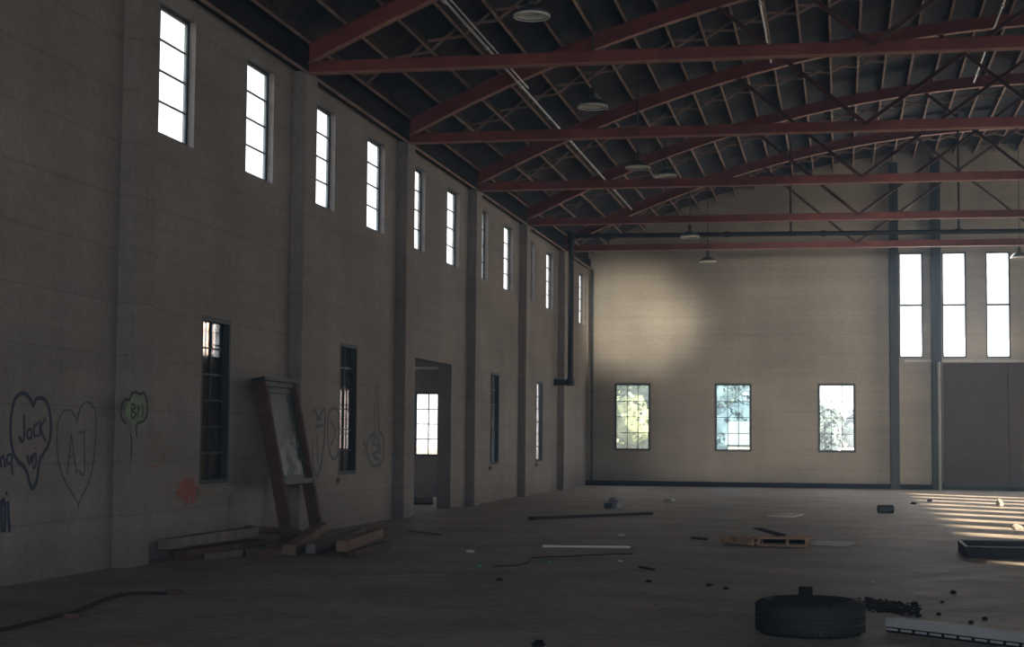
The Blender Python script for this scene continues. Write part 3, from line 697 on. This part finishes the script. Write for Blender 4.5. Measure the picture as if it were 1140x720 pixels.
# ------------------------------------------------------------------ tire
def tire():
    c = Vector((-.235, 13.33, 0)); t = empty('tire', c, 0, 'worn black truck tire lying flat in the foreground', 'tire')
    R, H = .425, .265
    prof = [(R-.16, .05), (R-.13, .018), (R-.09, .002), (R-.06, 0), (R-.032, .010), (R-.014, .028), (R-.004, .05)]
    z = .045
    tread = [(.03, .045)]
    for g0 in (.075, .115, .15, .19):
        prof += [(R, g0-.012), (R, g0-.006), (R-.012, g0-.005), (R-.012, g0+.005), (R, g0+.006)]
    prof += [(R, .208), (R-.004, .218), (R-.014, .238), (R-.032, .254), (R-.06, H-.001), (R-.09, H), (R-.13, H-.015), (R-.16, H-.045), (R-.165, H-.05), (R-.15, H-.06), (R-.10, H-.05), (R-.04, H-.03), (R-.03, .13), (R-.04, .03), (R-.10, .05), (R-.15, .06)]
    chd(MB().lathe(prof, c, 72, True), 'casing', 'rubber', t, smooth=True)
    mb = MB()
    for k in range(60):
        a = k*2*math.pi/60
        for z0, z1 in ((.03, .068), (.198, .236)):
            d = Vector((math.cos(a), math.sin(a), 0)); s = Vector((-d.y, d.x, 0))*.014
            rr0 = R-.012 if z0 < .1 else R-.004
            p0 = c+d*(R-.02)+Vector((0, 0, z0)); p1 = c+d*(R-.02)+Vector((0, 0, z1))
            q0 = c+d*(R-.004 if z0 < .1 else R+.004)+Vector((0, 0, z0+.012)); 
            mb.beam(c+d*(R-.012)+Vector((0, 0, z0)), c+d*(R-.012)+Vector((0, 0, z1)), .026, .022, up=d)
    chd(mb, 'tread_blocks', 'rubber', t)
    tag(chd(MB().lathe([(R-.085, H-.004), (R-.08, H+.003), (R-.075, H-.004)], c, 60), 'sidewall_rib', 'rubber', t), None)
tire()
b_ = MB().box(-.33, 13.60, .262, -.22, 13.68, .335).box(-.318, 13.592, .275, -.232, 13.60, .322).build('plastic_block', 'soot', loc=(-.275, 13.64, .262), bevel=.006); tag(b_, 'small black block standing on the back of the tire', 'block')

# ------------------------------------------------------------------ broken pallet
def pallet():
    t = empty('broken_pallet', (-1.1, 24.6, 0), R_(0), 'splintered wooden pallet lying broken on the floor', 'pallet')
    A = Vector((-1.17, 24.05, 0))
    # front stringer seen end on: boards with notches, from (-1.17) to (-.42)
    chd(MB().box(-1.16, 24.05, .0, -.44, 24.09, .022), 'bottom_board', 'pallet', t)
    for x in (-1.14, -.74, -.47):
        chd(MB().box(x-.02, 24.06, .022, x+.022, 25.0, .098), 'stringer', 'pallet', t, bevel=.003)
    for k, y in enumerate((24.06, 24.24, 24.42, 24.62, 24.84)):
        chd(MB().box(-1.18, y, .10, -.43-(.03*(k % 2)), y+.12, .122), 'deck_board', 'pallet', t, bevel=.002)
    chd(MB().box(-1.13, 24.5, .02, -.46, 24.53, .098), 'gap_shade_board', 'soot', t)  # black board added to paint the shade in the gaps under the deck
    # left half, pulled askew
    for k, (a, b, z) in enumerate((((-1.72, 24.72), (-1.20, 24.10), .10), ((-1.66, 24.90), (-1.12, 24.3), .115), ((-1.6, 25.1), (-1.05, 24.5), .10))):
        chd(MB().beam((a[0], a[1], z-.02), (b[0], b[1], z), .13, .022), 'deck_board', 'pallet', t)
    for a, b in (((-1.70, 24.66, .05), (-1.22, 24.06, .05)), ((-1.55, 25.05, .045), (-1.1, 24.5, .045))):
        chd(MB().beam(a, b, .045, .09), 'stringer', 'pallet', t, bevel=.004)
    random.seed(3); mb = MB()
    for i in range(22):
        x = random.uniform(-1.72, -1.2); y = 24.62-(x+1.72)*1.05+random.uniform(-.03, .06); a = random.uniform(-1, 1)
        mb.beam((x, y, random.uniform(.012, .06)), (x+.09*math.cos(a), y+.09*math.sin(a)-.02, random.uniform(.012, .09)), .014, .012)
    chd(mb, 'splinters', 'pallet', t)
pallet()
lumber('dark_panel_shard', (-1.2, 24.95, .205), (-.82, 24.45, .138), .15, .02, 'soot', 'black pointed board resting on top of the broken pallet', None)['category'] = 'board'
o = MB().prism([(-.42, 24.45, .006), (.08, 24.28, .006), (.24, 25.05, .006), (-.33, 25.3, .006)], (0, 0, .018)).build('cardboard_sheet', 'paper', loc=(-.1, 24.8, 0)); tag(o, 'pale flat sheet lying right of the broken pallet', 'sheet')
o = MB().prism([(-1.42, 33.3, .004), (-.9, 33.0, .004), (-.72, 34.3, .004), (-1.0, 35.0, .004)], (0, 0, .02)).build('paper_sheet', 'paper', loc=(-1, 34, 0)); tag(o, 'pale scrap of sheet on the floor beyond the broken pallet', 'sheet')

# steel tray at right
M['blacksteel'] = mat('shaded_dark_steel', (.006, .009, .013), .7, 0, .1, 5, spec=.2)  # dark steel, blackened further because the tray lies in shade
def tray():
    x0, x1, y0, y1, h = 1.59, 3.35, 22.42, 23.9, .145
    t = empty('steel_tray', (x0, y0, 0), R_(0), 'large low dark steel tray on the floor at the right edge', 'tray')
    w = .03
    chd(MB().box(x0, y0, 0, x1, y1, .012), 'base', 'blacksteel', t)
    mb = MB(); mb.box(x0, y0, .012, x1, y0+w, h); mb.box(x0, y1-w, .012, x1, y1, h); mb.box(x0, y0+w, .012, x0+w, y1-w, h); mb.box(x1-w, y0+w, .012, x1, y1-w, h)
    chd(mb, 'side_walls', 'blacksteel', t)
    mb = MB(); mb.box(x0-.015, y0-.015, h, x1+.015, y0+w, h+.012); mb.box(x0-.015, y1-w, h, x1+.015, y1+.015, h+.012); mb.box(x0-.015, y0+w, h, x0+w, y1-w, h+.012); mb.box(x1-w, y0+w, h, x1+.015, y1-w, h+.012)
    chd(mb, 'rim', 'frame', t, bevel=.002)
tray()

# white slotted channel at the bottom right
def channel():
    a = Vector((.385, 13.63, 0)); b = Vector((1.75, 12.42, 0)); t = empty('slotted_channel', a, 0, 'long white slotted light channel lying at the bottom right corner', 'channel')
    d = (b-a).normalized(); s = Vector((d.y, -d.x, 0))
    if s.y > 0: s = -s
    def bx(mb, l0, l1, s0, s1, z0, z1):
        P = lambda l, q, z: a+d*l+s*q+Vector((0, 0, z))
        mb.add([P(l0,s0,z0),P(l1,s0,z0),P(l1,s1,z0),P(l0,s1,z0),P(l0,s0,z1),P(l1,s0,z1),P(l1,s1,z1),P(l0,s1,z1)],[(0,3,2,1),(4,5,6,7),(0,1,5,4),(1,2,6,5),(2,3,7,6),(3,0,4,7)])
    Lg = (b-a).length
    mb = MB(); bx(mb, 0, Lg, -.06, .06, .105, .112); bx(mb, 0, Lg, .052, .06, .045, .105); chd(mb, 'white_cover', 'dullwhite', t, bevel=.002)
    mb = MB(); bx(mb, 0, Lg, -.06, -.052, 0, .105); bx(mb, 0, Lg, .044, .05, 0, .045); chd(mb, 'dark_liner', 'soot', t)
    k = .01
    while k < Lg-.1: chd((lambda q: (bx(q, k, k+.105, .052, .06, .018, .034), q)[1])(MB()), 'slot_bar', 'dullwhite', t); k += .14
channel()

# debris -------------------------------------------------------
def lump(name, p, r, mt, lab, cat, seed=0, sq=(1, 1, .6), grp=None):
    random.seed(seed); b = bmesh.new(); bmesh.ops.create_icosphere(b, subdivisions=2, radius=1)
    for v in b.verts: v.co *= 1+random.uniform(-.22, .22)
    for v in b.verts: v.co = Vector((v.co.x*r*sq[0], v.co.y*r*sq[1], max(v.co.z, -.75)*r*sq[2]))
    mz = min(v.co.z for v in b.verts)
    for v in b.verts: v.co.z -= mz
    me = bpy.data.meshes.new(name); b.to_mesh(me); b.free(); me.materials.append(M[mt]); o = bpy.data.objects.new(name, me); C.objects.link(o); o.location = p
    tag(o, lab, cat, grp); return o
def fl_(x, y, z=0): return on(x, y, 2, z)
random.seed(11)
mb = MB()
for i in range(620):
    u = random.gauss(0, .42); v = random.gauss(0, .38)
    if abs(u) > .95 or abs(v) > 1: continue
    p = fl_(989+u*36, 676+v*8+u*4.5); s = random.uniform(.008, .03); a = random.random()*6.28
    pts = [(p.x+s*random.uniform(.6, 1.3)*math.cos(a+k*1.57), p.y+s*random.uniform(.6, 1.5)*math.sin(a+k*1.57), .001) for k in range(4)]
    mb.prism(pts, (random.uniform(-.01, .01), 0, random.uniform(.002, .018)))
o = mb.build('burnt_debris', 'soot'); tag(o, 'scatter of black burnt crumbs behind and right of the tire', 'debris', kind='stuff')
lump('debris_chunk', fl_(967, 669), .035, 'soot', 'black chunk on top of the burnt crumbs beside the tire', 'debris', 4)
for i, (x, y, r, lab) in enumerate(((1018, 674, .032, 'black pebble at the right end of the burnt crumbs'), (1061, 661, .03, 'dark flat pebble right of and behind the burnt crumbs'), (1045, 685, .022, 'small black pebble between the crumbs and the white channel'),
        (1081, 694, .022, 'small black pebble just behind the white channel'), (1096, 690, .024, 'black pebble rightmost behind the white channel'), (1049, 671, .018, 'tiny dark pebble behind the burnt crumbs at right'))):
    lump('pebble', fl_(x, y), r, 'soot', lab, 'pebble', i, (1, 1, .7), 'pebbles near the tire')
# far bits
def box_thing(name, x, y, w, d, h, mt, lab, cat, rz=0, bev=.01):
    p = fl_(x, y); o = MB().box(-w/2, -d/2, 0, w/2, d/2, h).build(name, mt, bevel=bev); o.location = p; o.rotation_euler = (0, 0, rz); tag(o, lab, cat); return o
box_thing('rubble_block', 677, 565.5, .16, .3, .12, 'darksteel', 'dark block on the far left floor near the corner', 'rubble', .2)
box_thing('rubble_block', 687, 565.5, .12, .3, .13, 'roofgrey', 'greyish block beside the dark block near the far corner', 'rubble', -.3)
lump('rubble_heap', fl_(684, 559), .12, 'roofgrey', 'low pale heap behind the two blocks near the far corner', 'rubble', 8, (1.3, 1.5, .6))
lump('crumpled_paper', fl_(746, 559), .11, 'paper', 'crumpled pale scrap near the base of the end wall', 'scrap', 9, (1.3, 1.2, .6))
lump('crumpled_paper', fl_(1113, 564), .10, 'greywood', 'crumpled white scrap lying in the farthest sun stripes', 'scrap', 10, (.9, 1, 1.0))
lump('crumpled_paper', fl_(1132, 590), .07, 'greywood', 'crumpled white scrap lying in the nearer sun stripes at right', 'scrap', 12, (1.4, 1, .9))
c_ = empty('paint_can', fl_(986, 571), R_(20), 'small dark can lying on the floor at the left end of the sun stripes', 'can')
def ch0(mb, name, mt, par, **k): o = mb.build(name, mt, **k); o.parent = par; return o
ch0(MB().tube([(-.15, 0, .085), (.15, 0, .085)], .085, 16), 'body', 'darksteel', c_, smooth=True)
for x in (-.15, .15, 0): ch0(MB().tube([(x-.008, 0, .085), (x+.008, 0, .085)], .09, 16), 'rim', 'frame', c_)
lump('stone', fl_(600, 720), .05, 'soot', 'dark stone at the bottom edge left of the tire', 'stone', 21)
for i, (x, y, r, mt, lab) in enumerate(((692, 597, .05, 'paper', 'pale pebble above the right end of the white stick'), (523, 615, .05, 'paper', 'pale pebble at the left of the floor, left of the white stick'),
        (533, 631, .035, 'green', 'greenish scrap left of the green wire'), (690, 625, .03, 'paper', 'small light crumb in the middle floor'), (730, 674, .018, 'greywood', 'small light crumb left of the tire'), (742, 678, .018, 'greywood', 'light crumb beside another left of the tire'),
        (972, 649, .018, 'white', 'tiny white crumb behind the tire'), (790, 652, .03, 'soot', 'dark crumb on the floor between tire and pallet'), (808, 656, .03, 'soot', 'second dark crumb between tire and pallet'), (722, 648, .03, 'soot', 'dark crumb in the middle of the bare floor'),
        (556, 646, .03, 'soot', 'dark crumb on the bare floor below the dark wire'), (1017, 561, .06, 'soot', 'dark flat scrap at the left tip of the farthest sun stripes'), (1035, 558, .06, 'soot', 'second dark scrap among the farthest sun stripes'))):
    lump('crumb', fl_(x, y), r, mt, lab, 'crumb', 30+i, (1.2, 1.2, .5), 'crumbs on the floor')
def wire(name, pts, r, mt, lab):
    P = [fl_(x, y, r+.002) for x, y in pts]; Q = []
    for i in range(len(P)-1):
        p0, p1, p2, p3 = P[max(i-1, 0)], P[i], P[i+1], P[min(i+2, len(P)-1)]
        for t in (0, .25, .5, .75): Q.append(.5*((2*p1)+(-p0+p2)*t+(2*p0-5*p1+4*p2-p3)*t*t+(-p0+3*p1-3*p2+p3)*t**3))
    Q.append(P[-1]); o = MB().tube(Q, r, 6).build(name, mt); tag(o, lab, 'wire')
wire('bent_wire', [(705, 616), (670, 617), (630, 619), (600, 620), (590, 622), (588, 626), (575, 629), (550, 630)], .008, 'hose', 'dark bent wire on the floor in front of the white stick')
wire('green_wire', [(598, 622), (604, 624), (613, 626)], .011, 'green', 'short green piece of wire on the floor')
wire('bent_hose', [(0, 701), (30, 694), (65, 685), (85, 681), (100, 674), (125, 664), (150, 660), (185, 660)], .016, 'hose', 'long dark hose curving over the floor at the bottom left')
box_thing('brick_piece', 80, 689, .13, .1, .05, 'redwood', 'brown piece of brick beside the dark hose', 'brick', .3)
box_thing('brick_piece', 194, 661, .16, .08, .04, 'redwood', 'reddish piece of brick at the far end of the dark hose', 'brick', .1)
wire('thin_cord', [(375, 644), (420, 641), (460, 640), (500, 640)], .008, 'greywood', 'thin pale cord on the dark floor right of the lumber')
# annex doorway rubble
lump('rubble_heap', (-9.3, 36.6, 0), .25, 'greywood', 'rubble on the annex floor seen through the doorway', 'rubble', 77, (1.4, 1, .5))

# ------------------------------------------------------------------ dust haze in the hall air
hz = MB().box(XL+.01, YB+.02, .02, XR-.01, YF-.01, 10.4)
hm = bpy.data.materials.new('dust_haze'); hm.use_nodes = True; hn = hm.node_tree; hn.nodes.remove(hn.nodes['Principled BSDF'])
vs_ = hn.nodes.new('ShaderNodeVolumeScatter'); vs_.inputs['Density'].default_value = HAZE; vs_.inputs['Anisotropy'].default_value = .35; vs_.inputs['Color'].default_value = (.46, .72, 1, 1)
hn.links.new(vs_.outputs[0], hn.nodes['Material Output'].inputs['Volume'])
hz = hz.build('dust_haze', hm); tag(hz, 'thin bluish dust haze filling the air of the hall', 'haze', kind='stuff')

# ------------------------------------------------------------------ outside
g = struct(MB().box(-160, -60, -.5, 160, 260, -.26).build('ground', 'ground'))
def tree(x, y, h, r, mt, lab, seed, n=2600):
    random.seed(seed); t = empty('tree', (x, y, -.26), 0, lab, 'tree', 'trees beyond the end wall')
    ch0(MB().tube([(0, 0, 0), (.1, 0, h*.3), (0, .1, h*.6)], [r*.09, r*.07, r*.03], 8), 'trunk', 'bark', t)
    mb = MB()
    cl = [(random.uniform(-.55, .55)*r, random.uniform(-.55, .55)*r, h*random.uniform(.22, .85), r*random.uniform(.35, .6)) for _ in range(11)]
    for i in range(n):
        cx, cy, cz, cr = random.choice(cl); d = Vector((random.gauss(0, 1), random.gauss(0, 1), random.gauss(0, 1))).normalized()
        p = Vector((cx, cy, cz))+d*cr*random.uniform(.75, 1.05); s = random.uniform(.06, .16)
        a = Vector((random.uniform(-1, 1), random.uniform(-1, 1), random.uniform(-1, 1))).normalized()*s; b = a.cross(d).normalized()*s*.8
        mb.add([p-a, p+b, p+a, p-b+d*s*.3], [(0, 1, 2, 3)])
    for cx, cy, cz, cr in cl:
        q = bmesh.new(); bmesh.ops.create_icosphere(q, subdivisions=2, radius=cr*.85)
        mb.add([(v.co.x*random.uniform(.9, 1.1)+cx, v.co.y+cy, v.co.z*random.uniform(.9, 1.1)+cz) for v in q.verts], [tuple(v.index for v in f.verts) for f in q.faces]); q.free()
    ch0(mb, 'crown', mt, t)
tree(-10.6, 84, 5.6, 3.2, 'leaf', 'pale green tree seen through the left lower end window', 1)
tree(-12.8, 95, 4.4, 2.6, 'leaf', 'second pale green tree behind the first in the left lower end window', 2)
tree(-5.7, 80, 9, 2.7, 'leafblue', 'dark bluish tree seen through the middle lower end window', 3)
tree(-9.0, 104, 7, 3.4, 'leaf', 'light tree between the left and middle end windows', 4)
tree(-.75, 88, 3.8, 1.2, 'leafblue', 'small bluish tree seen through the right lower end window', 6)
tree(2.2, 120, 4.6, 2.6, 'leafblue', 'far bluish tree at the right of the right lower end window', 7)
sh = empty('shed', (-3.9, 72, -.26), R_(-12), 'cream shed with grey roof seen through the middle lower end window', 'shed')
ch0(MB().box(-.85, 0, 0, .7, 2.5, 1.55), 'wall', 'cream', sh)
ch0(MB().prism([(-.95, -.15, 1.55), (.8, -.15, 1.55), (.7, -.15, 2.55), (-.75, -.15, 2.55)], (0, 2.8, 0)), 'roof', 'roofgrey', sh)
ch0(MB().box(-.5, -.03, 0, .1, 0, 1.2), 'shed_door', 'cream', sh)
def car(x, y, rz):
    t = empty('car', (x, y, -.26), rz, 'white parked car seen through the right lower end window', 'car')
    prof = [(-2.1, .35), (-2.15, .7), (-1.9, .9), (-1.3, .98), (-.8, 1.4), (.7, 1.42), (1.4, .98), (2.05, .85), (2.15, .4)]
    ch0(MB().prism([(a, -.85, b) for a, b in prof], (0, 1.7, 0)), 'body', 'carpaint', t, bevel=.05)
    ch0(MB().prism([(-1.15, -.87, 1.0), (-.72, -.87, 1.33), (.62, -.87, 1.34), (1.15, -.87, 1.0)], (0, 1.74, 0)), 'side_windows', 'darksteel', t)
    for wx in (-1.35, 1.35):
        for wy in (-.88, .68):
            ch0(MB().tube([(wx, wy, .33), (wx, wy+.2, .33)], .33, 20), 'wheel', 'rubber', t)
car(.7, 86, R_(8))
b_ = empty('neighbour_building', (-22, 44, -.26), 0, 'pinkish brick building seen through the nearest lower window', 'building')
ch0(MB().box(-6, 0, 0, 4, 20, 6.5), 'wall', 'brick', b_); ch0(MB().prism([(-6.5, -.5, 6.5), (4.5, -.5, 6.5), (-1, -.5, 8.5)], (0, 21, 0)), 'roof', 'roofgrey', b_)
